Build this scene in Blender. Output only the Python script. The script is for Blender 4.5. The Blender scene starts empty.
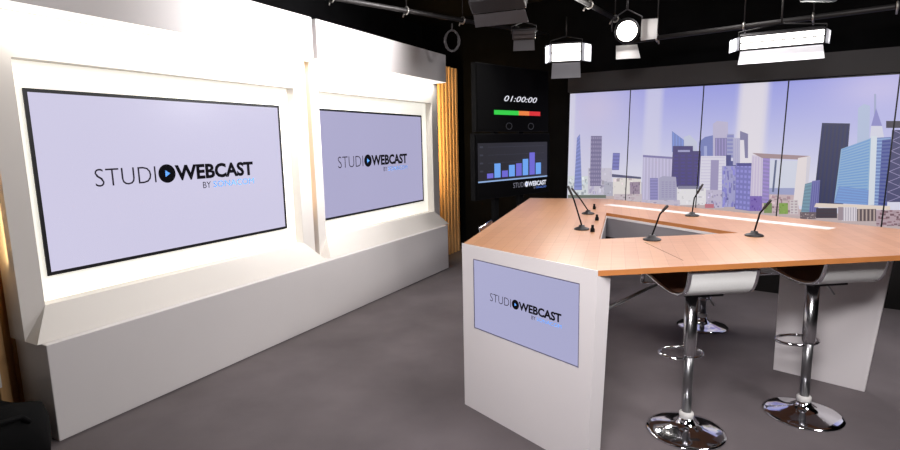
import bpy, bmesh, math, random
from mathutils import Vector, Matrix
C = bpy.context.scene.collection
S = bpy.context.scene
random.seed(4)
PI = math.pi

def lin(c):
    return tuple(((v/255)/12.92 if v/255 <= .04045 else ((v/255+.055)/1.055)**2.4) for v in c)

# ------------------------------------------------------------ camera
cd = bpy.data.cameras.new('camera'); cam = bpy.data.objects.new('camera', cd); C.objects.link(cam)
R_ = Vector((0.99976, -0.00325, -0.02158)); U_ = Vector((0.02182, 0.14893, 0.98861)); F_ = Vector((0, 0.98884, -0.14897))
cam.matrix_world = Matrix(((R_.x, U_.x, -F_.x, 0), (R_.y, U_.y, -F_.y, 0), (R_.z, U_.z, -F_.z, 1.6), (0, 0, 0, 1)))
cd.sensor_width = 36; cd.lens = 21.53; cd.clip_start = .05; cd.clip_end = 100
S.camera = cam
# ------------------------------------------------------------ world and exposure
w = bpy.data.worlds.new('world'); S.world = w; w.use_nodes = True
w.node_tree.nodes['Background'].inputs[0].default_value = (.5, .5, .55, 1)
w.node_tree.nodes['Background'].inputs[1].default_value = .02
S.view_settings.view_transform = 'Standard'; S.view_settings.look = 'None'
S.view_settings.exposure = 0; S.view_settings.gamma = 1

# ------------------------------------------------------------ added area lights out of view, for cabinets, header and desk
def area(name, loc, target, sx, sy, power, col=(1, 1, 1), parent=None, spread=None):
    l = bpy.data.lights.new(name, 'AREA'); l.shape = 'RECTANGLE'; l.size = sx; l.size_y = sy
    l.energy = power; l.color = col
    if spread: l.spread = spread
    o = bpy.data.objects.new(name, l); C.objects.link(o)
    loc = Vector(loc); d = (Vector(target)-loc).normalized()
    o.location = loc; o.rotation_euler = d.to_track_quat('-Z', 'Y').to_euler()
    if parent is not None: o.parent = parent
    return o
area('added_fill', (2.9, 1.0, 3.1), (-1.2, 4.2, 1.0), 1.2, .6, 96, (1, .97, .97))
area('added_header_fill', (0.9, 3.6, 3.3), (-1.2, 5.0, 2.6), .8, .5, 62, (1, .98, .99), spread=1.2)
area('added_front_fill', (-.6, -0.7, 3.0), (1.0, 3.2, .7), 1.0, .5, 34, (1, .96, .97), spread=1.25)
area('desk_fill', (1.5, 3.4, 3.2), (1.5, 3.5, 1), 2.0, 1.2, 35, (1, .97, .95))
area('desk_fill', (2.4, 5.2, 3.1), (1.4, 3.2, 1), .8, .3, 18, (1, .97, .95))

# ------------------------------------------------------------ materials
MATS = {}
def mat(name, col, rough=.5, metal=0, emit=None, es=1, spec=.5, noise=None, bump=None, coat=0):
    if name in MATS: return MATS[name]
    m = bpy.data.materials.new(name); m.use_nodes = True; nt = m.node_tree; b = nt.nodes['Principled BSDF']
    c = (*lin(col), 1)
    b.inputs['Base Color'].default_value = c
    b.inputs['Roughness'].default_value = rough; b.inputs['Metallic'].default_value = metal
    b.inputs['Specular IOR Level'].default_value = spec; b.inputs['Coat Weight'].default_value = coat
    if emit:
        b.inputs['Emission Color'].default_value = (*lin(emit), 1); b.inputs['Emission Strength'].default_value = es
    tc = nt.nodes.new('ShaderNodeTexCoord')
    if noise:
        sc, amt = noise
        n = nt.nodes.new('ShaderNodeTexNoise'); n.inputs['Scale'].default_value = sc; n.inputs['Detail'].default_value = 6
        r = nt.nodes.new('ShaderNodeMapRange'); r.inputs[1].default_value = .3; r.inputs[2].default_value = .7
        r.inputs[3].default_value = 1-amt; r.inputs[4].default_value = 1+amt
        mx = nt.nodes.new('ShaderNodeVectorMath'); mx.operation = 'SCALE'; mx.inputs[0].default_value = c[:3]
        nt.links.new(tc.outputs['Object'], n.inputs['Vector']); nt.links.new(n.outputs['Fac'], r.inputs[0])
        nt.links.new(r.outputs[0], mx.inputs['Scale']); nt.links.new(mx.outputs[0], b.inputs['Base Color'])
    if bump:
        sc, st = bump
        n = nt.nodes.new('ShaderNodeTexNoise'); n.inputs['Scale'].default_value = sc; n.inputs['Detail'].default_value = 3
        bp = nt.nodes.new('ShaderNodeBump'); bp.inputs['Strength'].default_value = st; bp.inputs['Distance'].default_value = .004
        nt.links.new(tc.outputs['Object'], n.inputs['Vector']); nt.links.new(n.outputs['Fac'], bp.inputs['Height'])
        nt.links.new(bp.outputs[0], b.inputs['Normal'])
    MATS[name] = m; return m
WHITE = mat('white_lacquer', (222, 217, 216), .45, noise=(3, .012))
FACE = mat('white_painted_board', (226, 220, 214), .6, noise=(2, .012))
DESKW = mat('white_desk_board', (214, 209, 210), .4, noise=(3, .012))
BLACK = mat('black_paint', (24, 22, 22), .8, spec=.2, noise=(5, .2))
CURT = mat('black_curtain', (11, 11, 12), .95, spec=.1, noise=(4, .3))
BLKP = mat('black_plastic', (8, 8, 9), .75, spec=.12)
BEZ = mat('screen_bezel', (8, 8, 16), .4)
CHROME = mat('chrome', (225, 225, 230), .08, 1)
STEEL = mat('brushed_steel', (150, 150, 152), .35, 1)
DKM = mat('dark_metal', (52, 50, 52), .45, .6)
PIPE = mat('pipe_metal', (52, 50, 50), .5, .5)
GREYM = mat('grey_metal', (120, 118, 120), .5, .3)
BARN = mat('barn_door_metal', (62, 60, 63), .6, .2)
LEATH = mat('brown_leather', (92, 62, 48), .5, bump=(60, .2))
LEATHW = mat('white_leather', (222, 222, 220), .5, bump=(90, .15))
CLAMP = mat('clamp_aluminium', (190, 186, 180), .4, .8)
CARPET = mat('grey_carpet', (106, 99, 101), .95, spec=.1, noise=(1.7, .16), bump=(260, .6))
LIT = mat('lit_acrylic', (235, 232, 224), .5, emit=(255, 252, 240), es=.72)
LED = mat('led_strip', (255, 250, 240), .5, emit=(255, 252, 244), es=1.0)
TUBE = mat('fluorescent_face', (255, 255, 255), .5, emit=(255, 252, 246), es=6)
LAMPF = mat('spot_lens', (255, 255, 255), .3, emit=(255, 248, 235), es=14)
INK = mat('logo_ink', (10, 9, 16), .9, spec=.08)
INKG = mat('logo_thin_ink', (46, 42, 56), .9, spec=.08)
BLUE = mat('logo_blue', (84, 150, 235), .4, emit=(84, 150, 235), es=.5)
WOODE = mat('table_edge_oak', (178, 114, 62), .45, noise=(9, .08))

def wood_top():
    m = bpy.data.materials.new('oak_strip_tabletop'); m.use_nodes = True; nt = m.node_tree; b = nt.nodes['Principled BSDF']
    tc = nt.nodes.new('ShaderNodeTexCoord'); mp = nt.nodes.new('ShaderNodeMapping'); mp.inputs['Rotation'].default_value = (0, 0, -1.27)
    br = nt.nodes.new('ShaderNodeTexBrick'); br.inputs['Scale'].default_value = 1
    br.inputs['Brick Width'].default_value = .9; br.inputs['Row Height'].default_value = .065
    br.inputs['Color1'].default_value = (*lin((190, 142, 108)), 1); br.inputs['Color2'].default_value = (*lin((180, 131, 97)), 1)
    br.inputs['Mortar'].default_value = (*lin((164, 114, 82)), 1); br.inputs['Mortar Size'].default_value = .0012
    mp2 = nt.nodes.new('ShaderNodeMapping'); mp2.inputs['Rotation'].default_value = (0, 0, -1.27); mp2.inputs['Scale'].default_value = (2, 40, 1)
    n = nt.nodes.new('ShaderNodeTexNoise'); n.inputs['Scale'].default_value = 1.5; n.inputs['Detail'].default_value = 5
    r = nt.nodes.new('ShaderNodeMapRange'); r.inputs[1].default_value = .3; r.inputs[2].default_value = .7; r.inputs[3].default_value = .92; r.inputs[4].default_value = 1.08
    mx = nt.nodes.new('ShaderNodeVectorMath'); mx.operation = 'SCALE'
    L = nt.links.new
    L(tc.outputs['Object'], mp.inputs[0]); L(mp.outputs[0], br.inputs['Vector']); L(tc.outputs['Object'], mp2.inputs[0]); L(mp2.outputs[0], n.inputs['Vector'])
    L(n.outputs['Fac'], r.inputs[0]); L(br.outputs['Color'], mx.inputs[0]); L(r.outputs[0], mx.inputs['Scale']); L(mx.outputs[0], b.inputs['Base Color'])
    b.inputs['Roughness'].default_value = .33; b.inputs['Specular IOR Level'].default_value = .5
    return m
WOODT = wood_top()
def slat_wood():
    m = bpy.data.materials.new('slatted_oak'); m.use_nodes = True; nt = m.node_tree; b = nt.nodes['Principled BSDF']
    tc = nt.nodes.new('ShaderNodeTexCoord'); mp = nt.nodes.new('ShaderNodeMapping'); mp.inputs['Scale'].default_value = (14, 14, .8)
    n = nt.nodes.new('ShaderNodeTexNoise'); n.inputs['Scale'].default_value = 2; n.inputs['Detail'].default_value = 5
    cr = nt.nodes.new('ShaderNodeValToRGB'); cr.color_ramp.elements[0].position = .3; cr.color_ramp.elements[1].position = .7
    cr.color_ramp.elements[0].color = (*lin((204, 158, 106)), 1); cr.color_ramp.elements[1].color = (*lin((218, 174, 122)), 1)
    L = nt.links.new; L(tc.outputs['Object'], mp.inputs[0]); L(mp.outputs[0], n.inputs['Vector']); L(n.outputs['Fac'], cr.inputs[0]); L(cr.outputs[0], b.inputs['Base Color'])
    b.inputs['Roughness'].default_value = .5
    return m
SLAT = slat_wood()
def screen_mat(name, col, es=1.0):
    return mat(name, (10, 10, 12), .25, emit=col, es=es, spec=.4)
def picture_mat(name, es=1.0):
    m = bpy.data.materials.new(name); m.use_nodes = True; nt = m.node_tree; b = nt.nodes['Principled BSDF']
    a = nt.nodes.new('ShaderNodeVertexColor'); a.layer_name = 'col'
    b.inputs['Base Color'].default_value = (.004, .004, .005, 1); b.inputs['Roughness'].default_value = .4
    nt.links.new(a.outputs['Color'], b.inputs['Emission Color']); b.inputs['Emission Strength'].default_value = es
    return m
PICT = picture_mat('video_picture', .97)

# ------------------------------------------------------------ helpers
class MB:
    def __init__(s): s.bm = bmesh.new(); s.mi = 0
    def _fin(s, n0):
        s.bm.faces.ensure_lookup_table()
        for f in s.bm.faces[n0:]: f.material_index = s.mi
    def quadbox(s, P):     # 8 points, bottom 4 then top 4
        n0 = len(s.bm.faces); v = [s.bm.verts.new(p) for p in P]
        for f in ((3, 2, 1, 0), (4, 5, 6, 7), (0, 1, 5, 4), (1, 2, 6, 5), (2, 3, 7, 6), (3, 0, 4, 7)): s.bm.faces.new([v[i] for i in f])
        s._fin(n0); return s
    def box(s, x0, x1, y0, y1, z0, z1):
        return s.quadbox([(x0, y0, z0), (x1, y0, z0), (x1, y1, z0), (x0, y1, z0), (x0, y0, z1), (x1, y0, z1), (x1, y1, z1), (x0, y1, z1)])
    def prism(s, poly, z0, z1):
        n0 = len(s.bm.faces); a = [s.bm.verts.new((x, y, z0)) for x, y in poly]; b = [s.bm.verts.new((x, y, z1)) for x, y in poly]; n = len(poly)
        s.bm.faces.new(a[::-1]); s.bm.faces.new(b)
        for i in range(n): s.bm.faces.new([a[i], a[(i+1) % n], b[(i+1) % n], b[i]])
        s._fin(n0); return s
    def tube(s, pts, r, seg=12, closed=False):
        n0 = len(s.bm.faces); pts = [Vector(p) for p in pts]; n = len(pts); rings = []
        rr = r if isinstance(r, (list, tuple)) else [r]*n
        up = None
        for i, p in enumerate(pts):
            if closed: d = (pts[(i+1) % n]-pts[i-1]).normalized()
            else: d = ((pts[min(i+1, n-1)]-pts[max(i-1, 0)])).normalized()
            if up is None: up = Vector((0, 0, 1)) if abs(d.z) < .9 else Vector((1, 0, 0))
            a = d.cross(up).normalized(); b = a.cross(d).normalized(); up = b
            rings.append([s.bm.verts.new(p+rr[i]*(math.cos(2*PI*k/seg)*a+math.sin(2*PI*k/seg)*b)) for k in range(seg)])
        for i in range(n if closed else n-1):
            A, B = rings[i], rings[(i+1) % n]
            for k in range(seg): s.bm.faces.new([A[k], B[k], B[(k+1) % seg], A[(k+1) % seg]])
        if not closed: s.bm.faces.new(rings[0]); s.bm.faces.new(rings[-1][::-1])
        for f in list(s.bm.faces)[n0:]: f.smooth = True
        s._fin(n0); return s
    def lathe(s, prof, c=(0, 0, 0), seg=40, smooth=True):
        n0 = len(s.bm.faces); c = Vector(c); rings = []
        for r, z in prof:
            if r < 1e-5: rings.append([s.bm.verts.new(c+Vector((0, 0, z)))])
            else: rings.append([s.bm.verts.new(c+Vector((r*math.cos(2*PI*k/seg), r*math.sin(2*PI*k/seg), z))) for k in range(seg)])
        for A, B in zip(rings, rings[1:]):
            for k in range(seg):
                k2 = (k+1) % seg
                if len(A) == 1 and len(B) == 1: continue
                if len(A) == 1: f = [A[0], B[k2], B[k]]
                elif len(B) == 1: f = [A[k], A[k2], B[0]]
                else: f = [A[k], A[k2], B[k2], B[k]]
                s.bm.faces.new(f).smooth = smooth
        s._fin(n0); return s
    def xform(s, M):
        bmesh.ops.transform(s.bm, matrix=M, verts=s.bm.verts); return s
    def build(s, name, mats, parent=None, bevel=0, loc=None):
        bmesh.ops.recalc_face_normals(s.bm, faces=s.bm.faces)
        me = bpy.data.meshes.new(name); s.bm.to_mesh(me); s.bm.free()
        for m in (mats if isinstance(mats, (list, tuple)) else [mats]): me.materials.append(m)
        o = bpy.data.objects.new(name, me); C.objects.link(o)
        if parent is not None: o.parent = parent
        if loc: o.location = loc
        if bevel:
            b = o.modifiers.new('bevel', 'BEVEL'); b.width = bevel; b.segments = 2; b.limit_method = 'ANGLE'; b.angle_limit = .7
        return o
def tag(o, label=None, cat=None, group=None, kind=None):
    if label: o['label'] = label
    if cat: o['category'] = cat
    if group: o['group'] = group
    if kind: o['kind'] = kind
    return o
def empty(name, loc=(0, 0, 0), rz=0, label=None, cat=None, group=None):
    o = bpy.data.objects.new(name, None); C.objects.link(o); o.location = loc; o.rotation_euler = (0, 0, rz); o.empty_display_size = .1
    return tag(o, label, cat, group)
def kids(o): return [c for c in bpy.data.objects if c.parent == o]
def copy_tree(o, parent=None):
    c = o.copy(); C.objects.link(c)
    if parent is not None: c.parent = parent
    for ch in kids(o): copy_tree(ch, c)
    return c
def text(name, body, box, y, m, parent, off=0, shear=0):
    """flat lettering in the local XZ plane fitted to box (x0, x1, z0, z1), facing -y"""
    cu = bpy.data.curves.new(name, 'FONT'); cu.body = body; cu.size = 1; cu.offset = off; cu.shear = shear; cu.resolution_u = 3
    t = bpy.data.objects.new('tmp', cu); C.objects.link(t); bpy.context.view_layer.update()
    me = bpy.data.meshes.new_from_object(t.evaluated_get(bpy.context.evaluated_depsgraph_get()))
    bpy.data.objects.remove(t)
    xs = [v.co.x for v in me.vertices]; ys = [v.co.y for v in me.vertices]; x0, x1, z0, z1 = box
    for v in me.vertices:
        v.co = Vector((x0+(v.co.x-min(xs))/(max(xs)-min(xs))*(x1-x0), y, z0+(v.co.y-min(ys))/(max(ys)-min(ys))*(z1-z0)))
    me.materials.clear(); me.materials.append(m)
    o = bpy.data.objects.new(name, me); C.objects.link(o); o.parent = parent
    return o
def logo(parent, x, z, k, y, thin=None, bold=None, blue=None):
    """wordmark of unit width scaled by k, lower left at x, z"""
    thin = thin or INKG; bold = bold or INK; blue = blue or BLUE
    text('logo_text', 'STUDI', (x, x+.322*k, z+.052*k, z+.142*k), y, thin, parent, off=-.012)
    text('logo_text', 'WEBCAST', (x+.437*k, x+k, z+.052*k, z+.142*k), y-.001, bold, parent, off=.04)
    text('logo_text', 'BY', (x+.612*k, x+.668*k, z-.004*k, z+.034*k), y, thin, parent)
    text('logo_text', 'SONACOM', (x+.685*k, x+k, z-.004*k, z+.034*k), y, blue, parent)
    b = MB(); cx, cz, r = x+.388*k, z+.097*k, .052*k
    b.bm.faces.new([b.bm.verts.new((cx+r*math.cos(a*PI/20), y-.0005, cz+r*math.sin(a*PI/20))) for a in range(40)])
    b.mi = 1; n0 = len(b.bm.faces)
    b.bm.faces.new([b.bm.verts.new(p) for p in ((cx-.011*k, y-.0015, cz-.019*k), (cx+.019*k, y-.0015, cz), (cx-.011*k, y-.0015, cz+.019*k))]); b._fin(n0)
    b.build('logo_disc', [bold, blue], parent)
SKY=[([(0.028,1.034),(0.951,1.111),(1.613,1.063),(0.96,0.84),(0.03,0.828)],(190,186,206),'',0,None),
([(0.029,0.906),(0.956,0.946),(2.2,0.908),(3.422,0.822),(3.443,0.57),(0.033,0.594)],(188,166,164),'',0,None),
([(0.026,1.162),(0.326,1.168),(0.331,0.906),(0.03,0.893)],(208,214,216),'n',40,(176,186,196)),
([(0.298,1.267),(0.607,1.27),(0.615,0.956),(0.303,0.943)],(196,190,208),'n',50,(168,160,190)),
([(0.51,1.099),(0.661,1.103),(0.665,0.934),(0.513,0.927)],(170,168,186),'n',20,(140,138,160)),
([(0.144,1.639),(0.184,1.687),(0.222,0.99),(0.112,0.986)],(106,118,190),'h',14,(140,150,210)),
([(0.33,1.659),(0.472,1.655),(0.472,1.048),(0.328,1.044)],(112,104,146),'g',12,(160,152,184)),
([(0.615,1.45),(0.702,1.449),(0.695,1.247),(0.608,1.246)],(98,98,172),'h',5,(130,130,195)),
([(0.029,0.919),(0.539,0.94),(0.54,0.903),(0.03,0.88)],(92,104,88),'',0,None),
([(0.623,1.15),(0.962,1.158),(0.968,0.947),(0.628,0.932)],(224,216,208),'n',20,(206,190,196)),
([(0.609,1.198),(0.961,1.169),(0.962,1.146),(0.61,1.162)],(74,74,110),'',0,None),
([(0.832,1.107),(0.951,1.111),(0.958,0.899),(0.839,0.893)],(150,128,150),'n',30,(120,100,130)),
([(0.64,0.957),(1.026,0.973),(1.03,0.856),(0.643,0.835)],(196,180,186),'n',30,(170,150,160)),
([(0.977,1.413),(1.314,1.39),(1.333,0.895),(0.981,0.9)],(178,170,206),'v',9,(200,194,222)),
([(0.976,1.425),(1.314,1.401),(1.315,1.379),(0.977,1.401)],(120,112,170),'',0,None),
([(1.292,1.689),(1.424,1.587),(1.429,1.456),(1.301,1.457)],(106,126,200),'v',4,(130,150,214)),
([(1.422,1.62),(1.484,1.64),(1.56,1.563),(1.565,1.455),(1.429,1.456)],(188,194,218),'',0,None),
([(1.58,1.562),(1.639,1.614),(1.727,1.633),(1.739,1.39),(1.588,1.39)],(104,116,188),'',0,None),
([(1.633,1.518),(1.663,1.518),(1.669,1.4),(1.638,1.4)],(150,160,214),'',0,None),
([(1.712,1.749),(1.75,1.779),(1.857,1.764),(1.877,1.369),(1.73,1.368)],(182,174,208),'',0,None),
([(1.739,1.601),(1.855,1.599),(1.865,1.411),(1.748,1.411)],(122,114,170),'v',4,(160,150,200)),
([(1.853,1.64),(1.92,1.638),(1.933,1.389),(1.866,1.39)],(150,152,200),'h',6,(128,128,184)),
([(1.309,1.523),(1.52,1.52),(1.523,1.466),(1.605,1.465),(1.622,1.074),(1.305,1.064)],(64,56,116),'',0,None),
([(1.312,1.434),(1.596,1.433),(1.611,1.096),(1.326,1.087)],(64,56,116),'g',9,(80,72,140)),
([(1.364,1.478),(1.491,1.477),(1.492,1.455),(1.365,1.456)],(150,150,200),'',0,None),
([(1.607,1.411),(1.855,1.411),(1.865,1.029),(1.604,1.019)],(214,210,226),'h',12,(200,194,216)),
([(1.71,1.368),(1.789,1.368),(1.795,1.037),(1.716,1.034)],(148,138,184),'',0,None),
([(1.855,1.421),(1.903,1.421),(1.912,1.243),(1.864,1.242)],(62,62,130),'',0,None),
([(1.887,1.358),(1.972,1.358),(1.976,1.285),(1.89,1.284)],(64,70,140),'',0,None),
([(1.066,1.16),(1.157,1.162),(1.166,0.898),(1.075,0.893)],(122,116,178),'h',8,(150,146,196)),
([(1.168,1.162),(1.212,1.186),(1.355,1.178),(1.388,0.897),(1.178,0.887)],(160,156,188),'',0,None),
([(1.192,1.129),(1.357,1.133),(1.364,0.942),(1.199,0.934)],(160,156,188),'g',8,(146,140,176)),
([(1.371,1.055),(1.674,1.065),(1.682,0.879),(1.378,0.863)],(224,220,222),'n',20,(206,200,214)),
([(1.38,1.078),(1.612,1.085),(1.613,1.052),(1.382,1.044)],(120,118,150),'',0,None),
([(1.675,1.043),(1.854,1.05),(1.863,0.857),(1.684,0.847)],(186,176,204),'n',30,(150,140,180)),
([(0.981,0.9),(1.408,0.921),(1.411,0.842),(0.984,0.818)],(190,180,200),'n',24,(160,150,180)),
([(1.672,0.89),(1.762,0.895),(1.765,0.851),(1.674,0.846)],(196,96,110),'',0,None),
([(1.822,1.305),(2.013,1.307),(2.035,0.878),(1.843,0.867)],(150,148,204),'n',90,(118,114,186)),
([(1.975,1.668),(2.051,1.635),(2.064,1.389),(2.036,1.389),(2.017,1.574),(1.98,1.575)],(120,116,160),'',0,None),
([(1.913,1.597),(1.979,1.596),(1.993,1.317),(1.927,1.316)],(178,174,206),'v',4,(160,156,196)),
([(1.955,1.337),(2.104,1.328),(2.112,0.84),(1.97,0.853)],(106,104,186),'g',9,(150,146,214)),
([(1.964,1.337),(2.103,1.338),(2.105,1.307),(1.966,1.306)],(66,62,140),'',0,None),
([(2.201,1.369),(2.504,1.36),(2.509,1.014),(2.221,1.022)],(204,208,226),'',0,None),
([(2.217,1.084),(2.512,1.094),(2.517,1.015),(2.222,1.002)],(146,152,200),'',0,None),
([(2.221,1.022),(2.517,1.025),(2.555,0.817),(2.204,0.835)],(196,168,172),'n',50,(150,120,130)),
([(2.099,1.42),(2.199,1.41),(2.217,0.929),(2.107,0.934)],(206,194,216),'v',4,(190,176,206)),
([(2.199,1.399),(2.262,1.389),(2.28,0.922),(2.217,0.929)],(134,116,186),'h',12,(160,140,206)),
([(2.307,1.369),(2.325,1.369),(2.317,1.047),(2.3,1.046)],(80,92,130),'',0,None),
([(2.098,1.441),(2.6,1.408),(2.586,1.37),(2.191,1.389)],(160,130,134),'',0,None),
([(2.502,1.389),(2.6,1.408),(2.591,0.909),(2.489,0.933)],(226,214,214),'',0,None),
([(2.576,1.399),(2.608,1.399),(2.599,0.91),(2.583,0.909)],(206,200,212),'',0,None),
([(2.104,0.997),(2.213,1.001),(2.222,0.847),(2.112,0.84)],(112,84,180),'n',20,(86,60,150)),
([(2.235,0.93),(2.306,0.934),(2.312,0.832),(2.241,0.827)],(112,138,66),'n',14,(76,110,40)),
([(2.368,0.937),(2.445,0.941),(2.452,0.831),(2.374,0.825)],(126,164,58),'n',14,(86,126,36)),
([(2.461,0.972),(2.528,0.976),(2.537,0.836),(2.469,0.832)],(206,196,196),'g',5,(160,140,150)),
([(2.675,1.721),(2.891,1.707),(2.893,0.936),(2.655,0.942)],(34,38,74),'v',7,(42,48,92)),
([(2.576,1.136),(2.632,1.157),(2.628,0.842),(2.561,0.848)],(92,130,152),'h',9,(120,156,176)),
([(2.632,1.167),(2.696,1.178),(2.7,0.866),(2.628,0.842)],(104,104,176),'v',4,(80,80,150)),
([(2.941,1.846),(2.982,1.879),(3.027,1.859),(3.044,1.535),(2.958,1.499)],(168,184,218),'',0,None),
([(3.048,1.963),(3.062,1.962),(3.092,1.57),(3.077,1.57)],(150,160,200),'',0,None),
([(3.071,1.838),(3.126,1.676),(3.048,1.679)],(128,126,200),'',0,None),
([(3.048,1.679),(3.126,1.676),(3.149,1.568),(3.048,1.571)],(206,206,224),'',0,None),
([(2.84,1.473),(3.056,1.57),(3.08,0.956),(2.821,0.961)],(126,170,212),'h',22,(104,146,204)),
([(2.849,1.125),(3.077,1.095),(3.08,0.956),(2.821,0.961)],(96,134,206),'h',6,(120,160,214)),
([(3.056,1.57),(3.197,1.576),(3.217,0.954),(3.08,0.956)],(92,120,190),'h',20,(150,176,214)),
([(3.054,1.589),(3.098,1.587),(3.124,0.958),(3.08,0.956)],(206,216,226),'',0,None),
([(3.136,1.551),(3.199,1.558),(3.217,0.954),(3.152,0.96)],(74,88,160),'h',18,(60,70,140)),
([(3.151,1.719),(3.356,1.71),(3.361,1.65),(3.156,1.657)],(52,46,60),'',0,None),
([(3.199,1.638),(3.363,1.632),(3.401,1.0),(3.207,0.99)],(56,56,104),'d',7,(170,160,200)),
([(2.678,0.953),(3.238,0.955),(3.241,0.919),(2.665,0.913)],(226,206,188),'',0,None),
([(2.682,0.905),(2.848,0.914),(2.855,0.818),(2.688,0.806)],(46,40,54),'h',3,(66,50,60)),
([(2.886,0.926),(3.0,0.932),(3.009,0.8),(2.895,0.792)],(216,208,214),'v',6,(160,150,166)),
([(3.001,0.914),(3.141,0.922),(3.149,0.811),(3.009,0.8)],(80,62,66),'v',5,(200,180,170)),
([(3.142,0.913),(3.42,0.93),(3.432,0.786),(3.153,0.764)],(176,146,156),'n',60,(120,86,96)),
([(2.553,0.857),(2.684,0.865),(2.689,0.797),(2.557,0.787)],(96,78,84),'n',20,(196,180,180)),
([(2.855,0.924),(2.894,0.926),(2.902,0.802),(2.864,0.799)],(150,130,140),'',0,None)]
# ------------------------------------------------------------ room
WO = Vector((-2.3457, 3.0590, 0)); WT = Vector((.47245, .88136, 0)); WN = Vector((.88136, -.47245, 0)); WRZ = math.atan2(WT.y, WT.x)
VO = Vector((1.5012, 6.9076, 0)); VT = Vector((.77349, -.63381, 0)); VN = Vector((-.63381, -.77349, 0)); VRZ = math.atan2(VT.y, VT.x)
def isect(p, d, q, e):
    den = d.x*e.y-d.y*e.x; k = ((q.x-p.x)*e.y-(q.y-p.y)*e.x)/den; return p+k*d
LW = WO-1.0*WN; BW = VO-.32*VN
c1 = isect(LW, WT, BW, VT)
c2 = isect(BW, VT, Vector((7, 0, 0)), Vector((0, 1, 0)))
c3 = Vector((7, -3, 0)); c4 = isect(LW, WT, Vector((0, -3, 0)), Vector((1, 0, 0)))
CH = 3.45
room = [c4, c3, c2, c1]
def struct(o): o['kind'] = 'structure'; return o
struct(MB().prism([(p.x, p.y) for p in room], -.1, 0).build('floor', CARPET))
struct(MB().prism([(p.x, p.y) for p in room], CH, CH+.1).build('ceiling', BLACK))
def wall(name, a, b, m):
    d = (b-a).normalized(); o = Vector((d.y, -d.x, 0))*.12
    cen = sum(room, Vector())/4
    if (cen-a).dot(o) > 0: o = -o
    P = [a, b, b+o, a+o]
    struct(MB().quadbox([(p.x, p.y, 0) for p in P]+[(p.x, p.y, CH) for p in P]).build(name, m))
wall('wall_left', c4, c1, CURT); wall('wall_back', c1, c2, CURT); wall('wall_right', c2, c3, BLACK); wall('wall_front', c3, c4, BLACK)

def wall_frame(u, v, z, **k):
    p = WO+u*WT+v*WN; return empty(loc=(p.x, p.y, z), rz=WRZ, **k)

# ------------------------------------------------------------ slatted oak backdrop
t = wall_frame(2.3, -.14, 0, name='slatted_backdrop', label='warm lit slatted oak panel standing behind the white display cabinets', cat='wall panel')
for nm, xa, xb, zt in (('left', -2.56, -2.2, 2.67), ('centre', -2.2, 2.2, 2.36), ('right', 2.2, 3.32, 2.67)):
    MB().box(xa, xb, .04, .07, 0, zt).build('backing_board', SLAT, t)
    b = MB(); x = xa+.01
    while x < xb-.04:
        b.box(x, x+.052, 0, .04, 0, zt); x += .098
    b.build('slats', SLAT, t, bevel=.004)
t = wall_frame(-.75, -.12, 0, name='side_flat', label='pale cream side flat at the far left edge, left of the lit oak slats', cat='panel')
MB().box(-.5, .49, -.04, 0, .3, 2.67).build('panel_board', FACE, t)
for x in (-.46, .3): MB().box(x, x+.04, -.03, 0, 0, .3).build('panel_leg', BLKP, t)

# ------------------------------------------------------------ plinth and display cabinets
t = wall_frame(2.149, 0, 0, name='cabinet_plinth', label='long low white plinth running under both wall screens', cat='plinth')
MB().box(-2.309, 2.31, -.239, .1, 0, .562).build('plinth_body', WHITE, t, bevel=.004)
MB().box(-2.25, -2.2, -.12, -.06, .5615, .567).build('cable_cover', mat('beige_plastic', (168, 150, 130), .6), t)
def cabinet(u0, x0, x1, h0, h1, label):
    # local x from u0; opening 0 .. 2.09
    t = wall_frame(u0, 0, .562, name='display_cabinet', label=label, cat='cabinet', group=None)
    top = 2.69-.562; ft = 2.41-.562; Z = lambda z: z-.562
    b = MB(); yf, yb = -.06, .1
    o0, o1 = 0, 2.09
    oz0, oz1 = Z(.738), Z(2.11)
    b.box(x0, o0, yf, yb, 0.0005, ft); b.box(o1, x1, yf, yb, 0.0005, ft)
    b.box(o0, o1, yf, yb, 0.0005, oz0); b.box(o0, o1, yf, yb, oz1, ft)
    b.box(o0, o1, .05, yb, oz0, oz1)
    b.build('cabinet_frame', FACE, t)
    MB().quadbox([(x0, yf-.13, .001), (x1, yf-.13, .001), (x1, yf, .001), (x0, yf, .001), (o0, yf-.001, oz0), (o1, yf-.001, oz0), (o1, yf, oz0), (o0, yf, oz0)]).build('sloped_sill', FACE, t)
    MB().box(o0+.001, o1-.001, .03, .05, oz0+.001, oz1-.001).build('lit_back_panel', LIT, t)
    MB().box(h0, h1, -.24, -.0605, Z(2.36), top).build('header', WHITE, t, bevel=.003)
    MB().box(h0+.004, h1-.004, -.236, -.061, Z(2.355), Z(2.36)).build('soffit_diffuser', LED, t)
    cx = (h0+h1)/2
    l = area('header_light', (cx, -.14, Z(2.35)), (cx, -.05, 0), h1-h0-.1, .08, 13, (1, .97, .9), t)
    return t
cabinet(-.06, -.12, 2.235, -.1, 2.16, 'white display cabinet at left holding the large nearer wall screen')
cabinet(2.34, -.105, 2.24, -.185, 2.16, 'white display cabinet at right, beside the slatted oak, holding the farther wall screen')
# warm strips that light the oak
for u, v, tu, tv, e in ((4.63, .05, 5.2, -.14, 16), (2.2, -.02, 2.2, -.14, 2.5), (-.2, .02, -.3, -.14, 3)):
    p = WO+u*WT+v*WN; q = WO+tu*WT+tv*WN
    l = area('warm_strip_light', (p.x, p.y, 1.8), (q.x, q.y, 1.8), .03, 1.6, e, (1, .68, .30))
    z = (p-q).normalized(); M = Matrix((Vector((0, 0, 1)).cross(z).normalized(), Vector((0, 0, 1)), z)).transposed()
    l.rotation_euler = M.to_euler()

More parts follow.
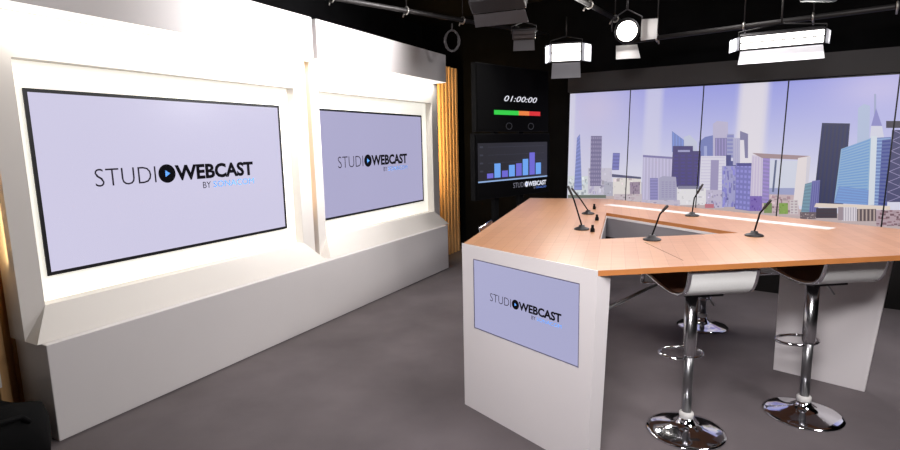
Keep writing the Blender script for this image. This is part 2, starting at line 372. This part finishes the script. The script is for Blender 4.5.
def television(u0, cb, label, lx=.325, lk=1.24):
    t = wall_frame(u0, 0, .889, name='television', label=label, cat='television')
    W, H = 1.9, 1.069
    MB().box(.02, W-.02, .006, .0295, .02, H-.02).build('rear_housing', BLKP, t)
    b = MB(); e = .021
    b.box(0, W, -.002, .006, 0, e).box(0, W, -.002, .006, H-e, H).box(0, e, -.002, .006, e, H-e).box(W-e, W, -.002, .006, e, H-e)
    b.build('bezel', BEZ, t)
    s = MB().box(e, W-e, 0, .0055, e, H-e).build('screen', cb, t)
    logo(s, lx, 1.318-.889, lk, -.002)
    return t
television(0, screen_mat('left_screen_glow', (208, 204, 230), .98), 'large nearer television with dark wordmark on a lavender screen, in the left cabinet')
television(2.375, screen_mat('right_screen_glow', (174, 171, 205), .98), 'farther television with dark wordmark on a dimmer lavender screen, in the right cabinet', .262, 1.27)

# ------------------------------------------------------------ video wall
VS = [-.005, .765, 1.56, 2.335, 3.175, 3.985]; TILT = .0203
VZ0, VZ1 = .79, 2.197
vw = empty('video_wall', (VO.x, VO.y, 0), VRZ, 'wide video wall of tall screens showing a city skyline', 'video wall')
vw.rotation_euler = (0, TILT, VRZ)
MB().box(-.02, 4.05, .012, .16, .765, VZ1+.005).build('screen_housing', BLKP, vw)
MB().box(-.02, 4.05, -.03, .16, VZ1+.006, 2.42).build('fascia', mat('charcoal_fascia', (44, 42, 43), .7), vw)
plinth = empty('screen_plinth', (VO.x, VO.y, 0), VRZ, 'black plinth below the skyline video wall', 'plinth')
MB().box(-.02, 4.05, .0, .16, 0, .60).build('plinth_body', BLACK, plinth)
MB().quadbox([(-.02, .02, .6), (4.0, .02, .6), (4.0, .14, .6), (-.02, .14, .6), (-.02, .02, .76), (4.0, .02, .676), (4.0, .14, .676), (-.02, .14, .76)]).build('screen_support', BLACK, plinth)
def clip(poly, x0, x1, z0, z1):
    for ax, lim, sg in ((0, x0, 1), (0, x1, -1), (1, z0, 1), (1, z1, -1)):
        out = []
        for i in range(len(poly)):
            a, b = poly[i-1], poly[i]; da, db = sg*(a[ax]-lim), sg*(b[ax]-lim)
            if (da >= 0) != (db >= 0):
                k = da/(da-db); out.append((a[0]+k*(b[0]-a[0]), a[1]+k*(b[1]-a[1])))
            if db >= 0: out.append(b)
        poly = out
        if len(poly) < 3: return []
    return poly
def bil(Q, a, c):   # Q = TL TR BR BL
    tx = (Q[0][0]*(1-a)+Q[1][0]*a, Q[0][1]*(1-a)+Q[1][1]*a); bx = (Q[3][0]*(1-a)+Q[2][0]*a, Q[3][1]*(1-a)+Q[2][1]*a)
    return (tx[0]*(1-c)+bx[0]*c, tx[1]*(1-c)+bx[1]*c)
polys = []
rnd = random.Random(7)
for pts, col, tex, n, col2 in SKY:
    Q = [(p[0]-TILT*p[1], p[1]+TILT*p[0]) for p in pts]
    hz = (196, 194, 212); gy = sum(col)/3; col = tuple(v*.82+.18*gy for v in col); col = tuple(v*.9+.1*g for v, g in zip(col, hz))
    if col2: col2 = tuple(v*.8+.2*g for v, g in zip(col2, col))
    polys.append((Q, col))
    if not tex or len(Q) != 4: continue
    def sub(a0, a1, c0, c1, cc): polys.append(([bil(Q, a0, c0), bil(Q, a1, c0), bil(Q, a1, c1), bil(Q, a0, c1)], cc))
    if tex == 'h':
        for i in range(n): sub(.04, .96, (i+.3)/n, (i+.75)/n, col2)
    elif tex == 'v':
        for i in range(n): sub((i+.3)/n, (i+.7)/n, .03, .98, col2)
    elif tex == 'g':
        m_ = max(2, n//2)
        for i in range(n):
            for j in range(m_): sub((j+.2)/m_, (j+.8)/m_, (i+.25)/n, (i+.75)/n, col2)
    elif tex == 'n':
        for i in range(n):
            a, c = rnd.random()*.94, rnd.random()*.94; k = rnd.uniform(.8, 1.15)
            cc = tuple(min(255, v*k) for v in (col2 if rnd.random() < .7 else col)); da, dc = rnd.uniform(.02, .12), rnd.uniform(.04, .16)
            sub(a, min(1, a+da), c, min(1, c+dc), cc)
    elif tex == 'd':
        for i in range(n):
            c = i/n
            polys.append(([bil(Q, 0, c), bil(Q, .06, c), bil(Q, 1, c+1/n), bil(Q, .94, c+1/n)], col2)); polys.append(([bil(Q, 1, c), bil(Q, .94, c), bil(Q, 0, c+1/n), bil(Q, .06, c+1/n)], col2))
def skycol(s, z):
    k = max(0, min(1, (z-1.25)/.95)); a = (212, 211, 228); h = (150, 154, 222)
    left = max(0, min(1, 1.6-s/.6))*.6; q = .5+.5*math.sin(s*2.1+.6)
    c = [a[i]*(1-k)+h[i]*k for i in range(3)]
    c = [c[i]*(1-left)+(204, 200, 222)[i]*left for i in range(3)]
    c = [c[i]*(1-.25*q*k)+(196, 186, 224)[i]*.25*q*k for i in range(3)]
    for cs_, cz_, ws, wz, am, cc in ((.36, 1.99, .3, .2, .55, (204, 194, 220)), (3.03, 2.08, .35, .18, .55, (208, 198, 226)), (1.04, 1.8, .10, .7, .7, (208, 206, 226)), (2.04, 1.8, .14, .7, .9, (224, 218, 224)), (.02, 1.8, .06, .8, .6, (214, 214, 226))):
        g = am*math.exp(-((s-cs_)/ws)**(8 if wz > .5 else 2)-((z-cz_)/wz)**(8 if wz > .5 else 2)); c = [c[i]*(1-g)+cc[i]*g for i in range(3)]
    return c
for k in range(5):
    x0, x1 = VS[k]+.006, VS[k+1]-.006; z0, z1 = VZ0, VZ1-.012
    pn = MB().box(VS[k]+.001, VS[k+1]-.001, .0, .0115, VZ0-.02, VZ1).build('screen_panel', BEZ, vw)
    bm = bmesh.new(); cl = bm.loops.layers.float_color.new('col')
    N = 26
    for i in range(N):
        for j in range(N):
            cs = [(x0+(x1-x0)*a/N, z0+(z1-z0)*c/N) for a, c in ((i, j), (i+1, j), (i+1, j+1), (i, j+1))]
            f = bm.faces.new([bm.verts.new((a, -.0015, c)) for a, c in cs])
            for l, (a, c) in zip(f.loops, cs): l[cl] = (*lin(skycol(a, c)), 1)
    for idx, (Q, col) in enumerate(polys):
        P = clip([tuple(p) for p in Q], x0, x1, z0, z1)
        if len(P) < 3: continue
        f = bm.faces.new([bm.verts.new((p[0], -.002-idx*.0000045, p[1])) for p in P])
        for l in f.loops: l[cl] = (*lin(col), 1)
    me = bpy.data.meshes.new('picture'); bm.to_mesh(me); bm.free(); me.materials.append(PICT)
    o = bpy.data.objects.new('picture', me); C.objects.link(o); o.parent = pn

# ------------------------------------------------------------ confidence monitors
MC = Vector((.709, 6.059, 0)); MRZ = math.atan2(.694, .72)
def on_black(name, col, es=1): return mat(name, (5, 5, 6), .4, emit=col, es=es)
st = empty('monitor_stand', (MC.x, MC.y, 0), MRZ, 'black floor stand carrying two dark monitors, behind the desk', 'stand')
MB().box(-.25, .46, -.02, .5, 0, .03).build('stand_base', BLACK, st)
for x in (-.22, .22): MB().box(x, x+.07, .07, .12, .03, 2.3).build('upright', CURT, st)
t = empty('timer_monitor', (MC.x, MC.y, 1.72), MRZ, 'upper black monitor showing white timer digits and a green to red bar', 'monitor')
MB().box(-.57, .69, .008, .068, 0, .70).build('housing', BLKP, t)
s = MB().box(-.56, .68, 0, .0079, .01, .69).build('screen', mat('off_screen', (4, 4, 5), .8, spec=.06), t)
text('timer_digits', '01:00:00', (-.13, .458, .325, .387), -.002, on_black('digit_glow', (225, 225, 235)), s, off=.006, shear=.3)
b = MB(); G = [(-.297, .12, 0), (.12, .31, 1), (.31, .517, 2)]
for a, c, i in G:
    b.mi = i; b.box(a, c, -.003, -.001, .180, .228)
b.build('level_bar', [on_black('bar_green', (40, 205, 60)), on_black('bar_orange', (235, 125, 50)), on_black('bar_red', (215, 25, 20))], s)
for cx_ in (-.05, .34):
    MB().tube([(cx_+.05*math.cos(a*PI/8), -.002, .06+.035*math.sin(a*PI/8)) for a in range(16)], .004, 6, True).build('dim_icon', on_black('dim_glow', (40, 40, 44)), s)
t = empty('chart_monitor', (MC.x, MC.y, 1.0), MRZ, 'lower black monitor showing a blue and violet bar chart', 'monitor')
MB().box(-.60, .72, .008, .068, 0, .70).build('housing', BLKP, t)
s = MB().box(-.59, .71, 0, .0079, .01, .69).build('screen', mat('off_screen', (4, 4, 5), .8, spec=.06), t)
bm = bmesh.new(); cl = bm.loops.layers.float_color.new('col')
cs = [(-.56, .20), (.66, .19), (.66, .60), (-.56, .60)]; cc = [(10, 10, 12), (22, 24, 44), (16, 16, 22), (8, 8, 8)]
f = bm.faces.new([bm.verts.new((a, -.001, c)) for a, c in cs])
for l, c in zip(f.loops, cc): l[cl] = (*lin(c), 1)
me = bpy.data.meshes.new('chart_background'); bm.to_mesh(me); bm.free(); me.materials.append(PICT); o = bpy.data.objects.new('chart_background', me); C.objects.link(o); o.parent = s
vio = on_black('bar_violet', (104, 98, 205)); blu = on_black('bar_blue', (104, 160, 236))
z0 = .225
for i, (h, m_) in enumerate(((.08, vio), (.24, blu), (.11, vio), (.2, blu), (.22, vio), (.29, blu), (.40, vio), (.21, blu))):
    x0 = -.42+(i//2)*.245+(i % 2)*.12
    MB().box(x0, x0+.10, -.003, -.0012, z0, z0+h*.64).build('chart_bar', m_, s)
b = MB().box(-.56, .66, -.003, -.0012, .185, .200)
b.build('chart_axis', on_black('axis_glow', (140, 170, 215)), s)
b = MB()
for k in range(4): b.box(-.40, .60, -.0022, -.0011, .30+k*.085, .303+k*.085); b.box(-.53, -.48, -.0022, -.0011, .295+k*.085, .312+k*.085)
b.build('chart_grid', on_black('grid_glow', (52, 54, 66)), s)
wg = on_black('white_glow', (220, 222, 235)); wg2 = on_black('grey_glow', (130, 130, 145))
logo(s, .02, .06, .62, -.002, wg2, wg, on_black('blue_glow', (90, 130, 230)))

# ------------------------------------------------------------ desk
TT = 1.015; TB = .989
DA = Vector((.057, 3.155, 0)); DT = Vector((.61796, -.78621, 0)); DN = Vector((-.78621, -.61796, 0)); DRZ = math.atan2(DT.y, DT.x)
desk = empty('triangular_desk', (1.4, 3.9, 0), 0, 'triangular white studio desk with an oak top and open centre', 'desk')
D0 = Vector((1.4, 3.9))
outer = [(.078, 3.143), (.671, 2.389), (2.62, 2.62), (2.93, 3.08), (1.62, 5.42), (.854, 5.681)]
inner = [(.895, 3.186), (1.79, 3.293), (1.283, 4.37)]
bm = bmesh.new()
def ring(P, z): return [bm.verts.new((x-D0.x, y-D0.y, z)) for x, y in P]
faces = []
for z in (TB, TT):
    o_, i_ = ring(outer, z), ring(inner, z); es = []
    for Rg in (o_, i_):
        for k in range(len(Rg)): es.append(bm.edges.new((Rg[k], Rg[(k+1) % len(Rg)])))
    bmesh.ops.triangle_fill(bm, edges=es, use_beauty=True); faces.append((o_, i_))
for f in bm.faces: f.material_index = 0
for j in (0, 1):
    A, B = faces[0][j], faces[1][j]
    for k in range(len(A)):
        k2 = (k+1) % len(A); bm.faces.new([A[k], A[k2], B[k2], B[k]]).material_index = 1
bmesh.ops.recalc_face_normals(bm, faces=bm.faces)
me = bpy.data.meshes.new('tabletop'); bm.to_mesh(me); bm.free(); me.materials.append(WOODT); me.materials.append(WOODE)
o = bpy.data.objects.new('tabletop', me); C.objects.link(o); o.parent = desk
def W2(x, y, z=0): return (x-D0.x, y-D0.y, z)
def strip(a, b_, wdt, z0, z1, side=0):
    a = Vector((*a, 0)); b_ = Vector((*b_, 0)); d = (b_-a).normalized(); n = Vector((-d.y, d.x, 0))
    P = [a+n*side*wdt-n*wdt*(1-abs(side))/2, b_+n*side*wdt-n*wdt*(1-abs(side))/2, b_+n*wdt*(1-abs(side))/2, a+n*wdt*(1-abs(side))/2]
    if side: P = [a, b_, b_+n*wdt*side, a+n*wdt*side]
    return MB().quadbox([W2(p.x, p.y, z0) for p in P]+[W2(p.x, p.y, z1) for p in P])
strip((1.455, 4.92), (2.42, 3.36), .10, TT-.004, TT+.003).build('white_strip', mat('white_gloss_strip', (240, 236, 232), .25), desk)  # thin white strip along the far arm of the top
strip((1.12, 3.05), (1.13, 2.56), .004, TT-.002, TT+.0006).build('joint', mat('dark_joint', (96, 66, 50), .7), desk)
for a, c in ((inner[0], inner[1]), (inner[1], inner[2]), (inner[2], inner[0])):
    strip(a, c, .02, .82, TB-.001, -1).build('inner_apron', mat('shaded_board', (128, 124, 128), .6, noise=(3, .02)), desk)  # grey tone paints in the shade inside the open centre
    strip(a, c, .004, TB-.016, TB+.001, 1).build('inner_rim', DESKW, desk)
# front panel with a monitor opening
fp = empty('tmp_frame', (DA.x-D0.x, DA.y-D0.y, 0), DRZ)
fpM = Matrix.Translation((DA.x-D0.x, DA.y-D0.y, 0)) @ Matrix.Rotation(DRZ, 4, 'Z'); bpy.data.objects.remove(fp)
L_ = .985; s0 = .018; th = .1; b = MB(); a0, a1, q0, q1 = .115, .885, .518, .938
b.box(s0, a0, 0, th, 0, TB).quadbox([(a1, 0, 0), (L_-.042, 0, 0), (L_-.042, th, 0), (a1, th, 0), (a1, 0, TB), (L_, 0, TB), (L_, th, TB), (a1, th, TB)]).box(a0, a1, 0, th, 0, q0).box(a0, a1, 0, th, q1, TB).box(s0, L_-.003, 0, .006, TB, TT+.001)
b.xform(fpM).build('front_panel', DESKW, desk)
# side support seen under the top and the rear support
def slab(name, p, q, th, z1, ext=0):
    p = Vector((*p, 0)); q = Vector((*q, 0)); d = (q-p).normalized(); n = Vector((-d.y, d.x, 0))*th
    if n.y < 0: n = -n
    P = [p, q, q+n, p+n]
    return MB().quadbox([W2(v.x, v.y, 0) for v in P]+[W2((v+d*e_).x, (v+d*e_).y, z1) for v, e_ in zip(P, (0, ext, ext, 0))]).build(name, DESKW, desk, bevel=.002)
slab('support_panel', (2.225, 3.545), (2.585, 3.185), .04, TB, .085)
slab('rear_panel', (.93, 5.60), (1.45, 5.40), .05, TB)
MB().tube([W2(.775, 2.60, .765), W2(1.048, 2.811, .803), W2(1.42, 3.05, .86), W2(1.47, 3.09, .90), W2(1.47, 3.09, TB)], .009, 8).build('brace', STEEL, desk)
# monitor in the front panel
t = empty('desk_monitor', (DA.x, DA.y, q0), DRZ, 'small screen with the wordmark set into the white front panel of the desk', 'monitor')
W, H = a1-a0, q1-q0; e = .006
MB().box(a0+.001, a1-.001, .01, .05, .001, H-.001).build('housing', BLKP, t)
b = MB(); b.box(a0+.001, a1-.001, .002, .0098, .001, e).box(a0+.001, a1-.001, .002, .0098, H-e, H-.001).box(a0+.001, a0+e, .002, .0098, e, H-e).box(a1-e, a1-.001, .002, .0098, e, H-e)
b.build('bezel', mat('grey_bezel', (96, 94, 120), .4), t)
s = MB().box(a0+e, a1-e, .004, .0098, e, H-e).build('screen', screen_mat('desk_screen_glow', (172, 172, 208), .95), t)
logo(s, .257, .688-q0, .518, .003)

# ------------------------------------------------------------ desk microphones
def mic(base, pts, label):
    t = empty('gooseneck_microphone', (base[0], base[1], TT), 0, label, 'microphone', 'gooseneck microphones on the desk')
    MB().lathe([(0, 0), (.05, 0), (.052, .005), (.045, .011), (.022, .018), (.018, .03), (0, .03)], seg=24).build('microphone_base', DKM, t)
    P = [Vector(p)-Vector((base[0], base[1], TT)) for p in pts]; a = Vector((0, 0, .028))
    c = []
    for k in range(9):
        q = k/8; c.append(a*(1-q)**2+2*q*(1-q)*(P[0]*1.0)+P[1]*q*q)
    mid = [a, P[0]*.5+a*.5, P[0]]
    MB().tube(mid+[P[0].lerp(P[1], .3)], .0052, 8).build('gooseneck', BLKP, t)
    MB().tube([P[0].lerp(P[1], .25), P[0].lerp(P[1], .35), P[0].lerp(P[1], .9), P[1]], [.005, .008, .0085, .006], 8).build('microphone_head', DKM, t)
mic((.88, 3.553), [(.829, 3.565, 1.213), (.790, 3.575, 1.307)], 'gooseneck microphone on the left arm of the desk, the nearer of the two leaning left')
mic((1.119, 4.318), [(1.064, 4.332, 1.129), (.99, 4.35, 1.226)], 'gooseneck microphone on the left arm of the desk, the farther of the two leaning left')
mic((1.187, 3.117), [(1.223, 3.103, 1.17), (1.262, 3.088, 1.222)], 'gooseneck microphone on the near arm of the desk, beside the dark top joint')
mic((1.852, 4.075), [(1.862, 4.072, 1.153), (1.911, 4.047, 1.261)], 'gooseneck microphone standing by the white strip on the far arm of the desk')
mic((1.821, 3.175), [(1.841, 3.163, 1.155), (1.885, 3.135, 1.235)], 'gooseneck microphone at the right tip of the open centre, near the skyline arch')
for (x, y), lb in (((.925, 3.45), 'nearest small black cable plug on the left arm of the desk'), ((1.09, 3.95), 'middle small black cable plug on the left arm of the desk'), ((1.25, 4.62), 'farthest small black cable plug on the left arm, at the inner corner')):
    o = MB().lathe([(0, 0), (.014, 0), (.014, .02), (.009, .028), (.009, .045), (0, .045)], seg=14).build('cable_plug', BLKP, loc=(x, y, TT)); tag(o, lb, 'plug', 'cable plugs on the desk')

# ------------------------------------------------------------ bar stools
def stool(x, y, face, seat, label, foot=None):
    t = empty('bar_stool', (x, y, 0), face-PI/2, label, 'bar stool', 'chrome bar stools around the desk')
    pr = [(0, .0), (.2, .0), (.205, .004), (.203, .009), (.185, .016), (.14, .026), (.09, .036), (.055, .05), (.04, .07), (.036, .085), (0, .085)]
    MB().lathe(pr, seg=64).build('stool_base', CHROME, t)
    MB().lathe([(0, .08), (.036, .08), (.038, .11), (.03, .118), (0, .118)], seg=32).build('collar', mat('white_plastic', (205, 203, 200), .4), t)
    MB().lathe([(0, .118), (.025, .118), (.025, seat-.36), (0, seat-.36)], seg=32).build('gas_lift', STEEL, t)
    MB().lathe([(0, seat-.40), (.028, seat-.405), (.034, seat-.39), (.034, seat-.04), (0, seat-.04)], seg=32).build('outer_column', mat('polished_steel', (205, 205, 208), .22, 1), t)
    zf = seat-.42
    pts = [(.12*math.sin(a), .085-.085*math.cos(a)-.0, zf) for a in [k*PI/12 for k in range(24)]]
    MB().tube(pts, .009, 8, True).build('footrest', CHROME, t)
    MB().tube([(.03, .02, seat-.04), (.07, .0, seat-.05), (.11, -.03, seat-.12)], .005, 8).build('lever', STEEL, t)
    MB().box(-.1, .1, -.12, .1, seat-.04, seat-.02).build('seat_plate', DKM, t)
    prof = [(-.268, .130), (-.262, .10), (-.252, .06), (-.232, .022), (-.19, .0), (-.13, -.012), (-.05, -.010), (.05, .004), (.12, .018), (.18, .022), (.212, .006), (.222, -.02), (.215, -.045)]
    # smooth the profile
    def sm(p):
        q = [p[0]]
        for a, c in zip(p, p[1:]): q += [(.75*a[0]+.25*c[0], .75*a[1]+.25*c[1]), (.25*a[0]+.75*c[0], .25*a[1]+.75*c[1])]
        return q+[p[-1]]
    prof = sm(sm(prof)); hw = .172
    def sheet(d0, d1, w_):
        b = MB(); rows = []
        for i, (py, pz) in enumerate(prof):
            a = prof[max(0, i-1)]; c = prof[min(len(prof)-1, i+1)]; d = Vector((0, c[0]-a[0], c[1]-a[1])).normalized(); n = Vector((0, -d.z, d.y))
            p = Vector((0, py, pz+seat)); rows.append([b.bm.verts.new(p+n*dd+Vector((sx*w_, 0, 0))) for dd, sx in ((d0, -1), (d0, 1), (d1, 1), (d1, -1))])
        for A, B_ in zip(rows, rows[1:]):
            for k in range(4): b.bm.faces.new([A[k], A[(k+1) % 4], B_[(k+1) % 4], B_[k]])
        b.bm.faces.new(rows[0]); b.bm.faces.new(rows[-1][::-1]); return b
    sheet(-.008, 0.0, hw-.01).build('seat_shell', LEATHW, t)
    sheet(.0005, .009, hw-.012).build('seat_pad', LEATH, t)
    for sx in (-1, 1): MB().tube([(sx*hw, p[0], p[1]+seat) for p in prof], .0105, 10).build('side_rail', CHROME, t)
    for p in (prof[0], prof[-1]): MB().tube([(-hw, p[0], p[1]+seat), (hw, p[0], p[1]+seat)], .0105, 10).build('cross_rail', CHROME, t)
    return t
stool(1.28, 2.775, math.radians(96), .84, 'chrome bar stool with white sling seat, nearest to the desk front panel')
stool(2.03, 2.93, math.radians(97), .84, 'chrome bar stool with white sling seat in front of the right support panel')
stool(2.155, 4.455, math.radians(206), .70, 'chrome bar stool beyond the desk, only its round base and post visible under the table')
stool(.515, 3.775, math.radians(-17), .888, 'bar stool at the left side of the desk, only its white backrest edge visible')

# ------------------------------------------------------------ ceiling rig
def flood(name, loc, aim, fw, fh, leaves, label, lit=True, leafcol=None, power=0, group=None, ph=2.9, depth=.14):
    """fluorescent flood: face fw x fh at loc looking along aim; leaves: dict side -> (length, angle)"""
    loc = Vector(loc); aim = Vector(aim).normalized(); xax = Vector((0, 0, 1)).cross(aim).normalized(); zax = aim.cross(xax)
    t = bpy.data.objects.new(name, None); C.objects.link(t); tag(t, label, 'studio light', group)
    M = Matrix.Translation(loc) @ Matrix(((xax.x, -aim.x, zax.x, 0), (xax.y, -aim.y, zax.y, 0), (xax.z, -aim.z, zax.z, 0), (0, 0, 0, 1)))
    t.matrix_world = M      # local -y is the light direction
    a, c = fw/2, fh/2
    b = MB(); b.box(-a-.012, a+.012, .0, depth, -c-.012, c+.012); b.build('lamp_housing', DKM, t, bevel=.01)
    n = 2
    for k in range(n):
        z0 = -c+2*c*k/n; MB().box(-a, a, -.008, -.001, z0+.006, z0+2*c/n-.006).build('lamp_tube_panel', TUBE if lit else BARN, t)
    for sd, (ln, an) in leaves.items():
        s_, c_ = math.sin(an)*ln, math.cos(an)*ln
        if sd == 'bottom': P = [(-a, -.001, -c-.014), (a, -.001, -c-.014), (a*1.05, -c_, -c-.014-s_), (-a*1.05, -c_, -c-.014-s_)]
        if sd == 'top': P = [(-a, -.001, c+.014), (a, -.001, c+.014), (a*1.05, -c_, c+.014+s_), (-a*1.05, -c_, c+.014+s_)]
        if sd == 'left': P = [(-a-.014, -.001, -c), (-a-.014, -.001, c), (-a-.014-s_, -c_, c*.75), (-a-.014-s_, -c_, -c*1.1)]
        if sd == 'right': P = [(a+.014, -.001, -c), (a+.014, -.001, c), (a+.014+s_, -c_, c*.75), (a+.014+s_, -c_, -c*1.1)]
        P = [Vector(p) for p in P]; nn = (P[1]-P[0]).cross(P[2]-P[1]).normalized()*.004
        MB().quadbox(P+[p+nn for p in P]).build('barn_door', (mat('barn_door_bright_lit', (225, 225, 232), .5) if leafcol else mat('barn_door_dim_lit', (92, 92, 98) if sd == 'bottom' else (92, 92, 98), .5)) if lit and sd == 'bottom' else (mat('barn_door_side_lit', (132, 134, 144), .5) if lit else BARN), t)  # leaf tones paint in the lamp light: bright, dim, mid, darker when off
    # yoke and clamp up to the pipe
    Mi = M.inverted(); top = Vector((loc.x, loc.y, ph)) - aim*(-.0) ; top = loc-aim*(depth*.6); top.z = ph
    k1, k2 = Vector((-a-.02, depth*.5, 0)), Vector((a+.02, depth*.5, 0)); tl = Mi @ top
    j = Mi @ (loc-aim*(depth*.6)+Vector((0, 0, min(ph-loc.z-.05, c+.07))))
    MB().tube([k1, k1+(j-k1)*.0+Vector((0, 0, c+.03)), j], .006, 6).tube([k2, k2+Vector((0, 0, c+.03)), j], .006, 6).tube([j, tl], .008, 6).build('yoke', PIPE, t)
    if lit and power:
        area('flood_glow', (0, -.03, 0), (0, -1, 0), fw, fh, power, (1, .98, .95), t)
    return t
camdir = lambda p, dz=0, dx=0: (Vector((0+dx, 0, 1.6+dz))-Vector(p))
p1 = (1.26, 5.86, 2.525)
flood('studio_light', p1, camdir(p1, -.3), .29, .18, {'left': (.10, .6), 'right': (.14, .7), 'bottom': (.16, 1.3)}, 'lit boxy studio light with folded doors, hanging left of the bright spotlight', power=14, ph=2.9)
p2 = (2.83, 4.72, 2.41)
flood('studio_light', p2, camdir(p2, -.6, .3), .60, .11, {'left': (.13, .6), 'right': (.05, .5), 'bottom': (.12, 1.0)}, 'wide lit studio light with barn doors, hanging in front of the skyline at right', leafcol=1, power=16, ph=2.9)
p3 = (.50, 4.95, 2.86)
flood('studio_light', p3, Vector((.3, .75, -.6)), .46, .34, {'bottom': (.12, .2)}, 'large unlit dark studio light seen from behind, hanging above the two monitors', lit=False, ph=3.1)
p4 = (.76, 5.46, 2.64)
flood('studio_light', p4, camdir(p4, -1.5), .2, .08, {'bottom': (.1, 1.2)}, 'small unlit grey studio light hanging just left of the lit boxy one', lit=False, ph=2.9, depth=.06)
p5 = (2.74, 4.19, 2.66)
flood('studio_light', p5, Vector((-.1, .9, -.3)), .26, .16, {'top': (.1, .4)}, 'unlit dark studio light seen from behind, above the wide lit one', lit=False, ph=2.9, depth=.16)

# fresnel spotlight
p6 = Vector((1.784, 5.52, 2.66)); aim = (Vector((.2, 0, 1.3))-p6).normalized()
t = bpy.data.objects.new('spotlight', None); C.objects.link(t); tag(t, 'round glaring spotlight with grey barn doors hanging from the ceiling pipes', 'spotlight')
xax = Vector((0, 0, 1)).cross(aim).normalized(); zax = aim.cross(xax)
t.matrix_world = Matrix.Translation(p6) @ Matrix(((xax.x, -aim.x, zax.x, 0), (xax.y, -aim.y, zax.y, 0), (xax.z, -aim.z, zax.z, 0), (0, 0, 0, 1)))
RX = Matrix.Rotation(-PI/2, 4, 'X')
MB().lathe([(0, 0), (.115, 0), (.12, .02), (.12, .16), (.09, .24), (0, .24)], seg=32).xform(RX).build('lamp_housing', DKM, t)
MB().lathe([(0, -.03), (.06, -.024), (.095, 0), (0, 0.0)], seg=32).xform(RX).build('lens', LAMPF, t)
for P in ([(-.1, -.01, -.13), (.1, -.01, -.13), (.13, -.12, -.25), (-.10, -.12, -.25)], [(.13, -.01, -.1), (.13, -.01, .1), (.27, -.12, .10), (.27, -.12, -.08)]):
    P = [Vector(p) for p in P]; nn = (P[1]-P[0]).cross(P[2]-P[1]).normalized()*.003
    MB().quadbox(P+[p+nn for p in P]).build('barn_door', mat('barn_door_pale', (110, 108, 110), .5), t)
MB().tube([(-.14, .1, 0), (-.14, .1, .12), (0, .1, .2), (.14, .1, .12), (.14, .1, 0)], .009, 6).tube([(0, .1, .2), (0, .13, .34)], .012, 6).build('yoke', DKM, t)
area('spot_glow', (0, -.05, 0), (0, -1, 0), .15, .15, 14, (1, .96, .9), t)

PZ = 2.93
def pipe(a, b_, z, label, clamps=()):
    a = Vector((*a, z)); b_ = Vector((*b_, z)); m = (a+b_)/2
    t = empty('rig_pipe', m, 0, label, 'pipe')
    MB().tube([a-m, b_-m], .024, 12).build('pipe_tube', PIPE, t)
    for k in clamps:
        p = a.lerp(b_, k)-m; hz = CH-z
        MB().tube([p+Vector((0, 0, .02)), p+Vector((0, 0, hz))], .006, 6).build('hanger', PIPE, t)
        d = (b_-a).normalized(); n = Vector((-d.y, d.x, 0))
        MB().tube([p+n*.034*math.cos(q*PI/6)+Vector((0, 0, .034*math.sin(q*PI/6))) for q in range(12)], .009, 6, True).tube([p+n*.03, p+n*.06+Vector((0, 0, -.05))], .008, 6).build('clamp', CLAMP, t)
    return t
pipe((-1.60, 4.65), (1.28, 7.05), PZ, 'dark ceiling pipe running above the white cabinets towards the corner', (.2, .42, .62, .85))
pipe((1.9, 5.885), (4.4, 3.975), 2.62, 'dark ceiling pipe running along the skyline video wall', (.1, .35, .52, .7))
pipe((.5, 4.2), (2.0, 6.35), PZ-.02, 'dark ceiling pipe crossing above the bright spotlight', (.35, .6, .9))
pipe((2.3, 3.4), (3.4, 5.0), PZ, 'short dark ceiling pipe above the wide lit studio light', (.4, .8))
pipe((-.9, 3.9), (4.2, 3.9), PZ+.12, 'upper dark ceiling pipe crossing the room above the desk', (.15, .5, .8))
# coiled cable
b = MB(); P = []
for k in range(60):
    a = k*2*PI/15; P.append((.067+.0+(.085+.01*math.sin(k))*math.cos(a)*.9, 6.15+.02*math.sin(k*.7), 2.72+.11*math.sin(a)))
b.tube(P, .009, 6)
b.tube([(.067, 6.15, 2.82), (.07, 6.13, 2.9)], .01, 6)
o = b.build('coiled_cable', mat('grey_cable', (92, 90, 92), .5)); tag(o, 'looped grey cable hanging from the pipe above the slatted oak', 'cable')
# equipment on the floor at far left
t = empty('equipment_bag', (-2.406, 2.525, 0), WRZ, 'crumpled black equipment bag on the floor beside the left end of the plinth', 'bag')
b = MB(); rows = []
for k, (rx, ry, z) in enumerate(((.27, .2, 0), (.29, .22, .06), (.28, .21, .18), (.25, .18, .27), (.16, .12, .31), (.03, .03, .32))):
    rows.append([b.bm.verts.new((rx*math.copysign(abs(math.cos(a))**.6, math.cos(a))*(1+.08*math.sin(5*a+k)), ry*math.copysign(abs(math.sin(a))**.6, math.sin(a))*(1+.08*math.cos(4*a+k*2)), z+.02*math.sin(3*a+k)*(k > 0))) for a in [q*PI/12 for q in range(24)]])
for A, B_ in zip(rows, rows[1:]):
    for k in range(24): b.bm.faces.new([A[k], A[(k+1) % 24], B_[(k+1) % 24], B_[k]]).smooth = True
b.bm.faces.new(rows[0][::-1]); b.bm.faces.new(rows[-1])
b.build('bag_body', mat('black_nylon', (11, 11, 12), .85, spec=.15, bump=(20, .5)), t)
MB().tube([(-.16, -.17, .24), (-.12, -.2, .29), (.0, -.22, .31), (.12, -.2, .29), (.16, -.17, .24)], .014, 8).build('handle', BLKP, t)
o = MB().tube([(-2.36, 2.66, .008), (-2.30, 2.72, .008), (-2.28, 2.78, .008), (-2.33, 2.82, .008), (-2.40, 2.76, .008), (-2.44, 2.6, .008), (-2.40, 2.3, .008)], .007, 8).build('floor_cable', mat('black_cable', (24, 24, 26), .5))
tag(o, 'thin black cable looping on the carpet beside the plinth end', 'cable')
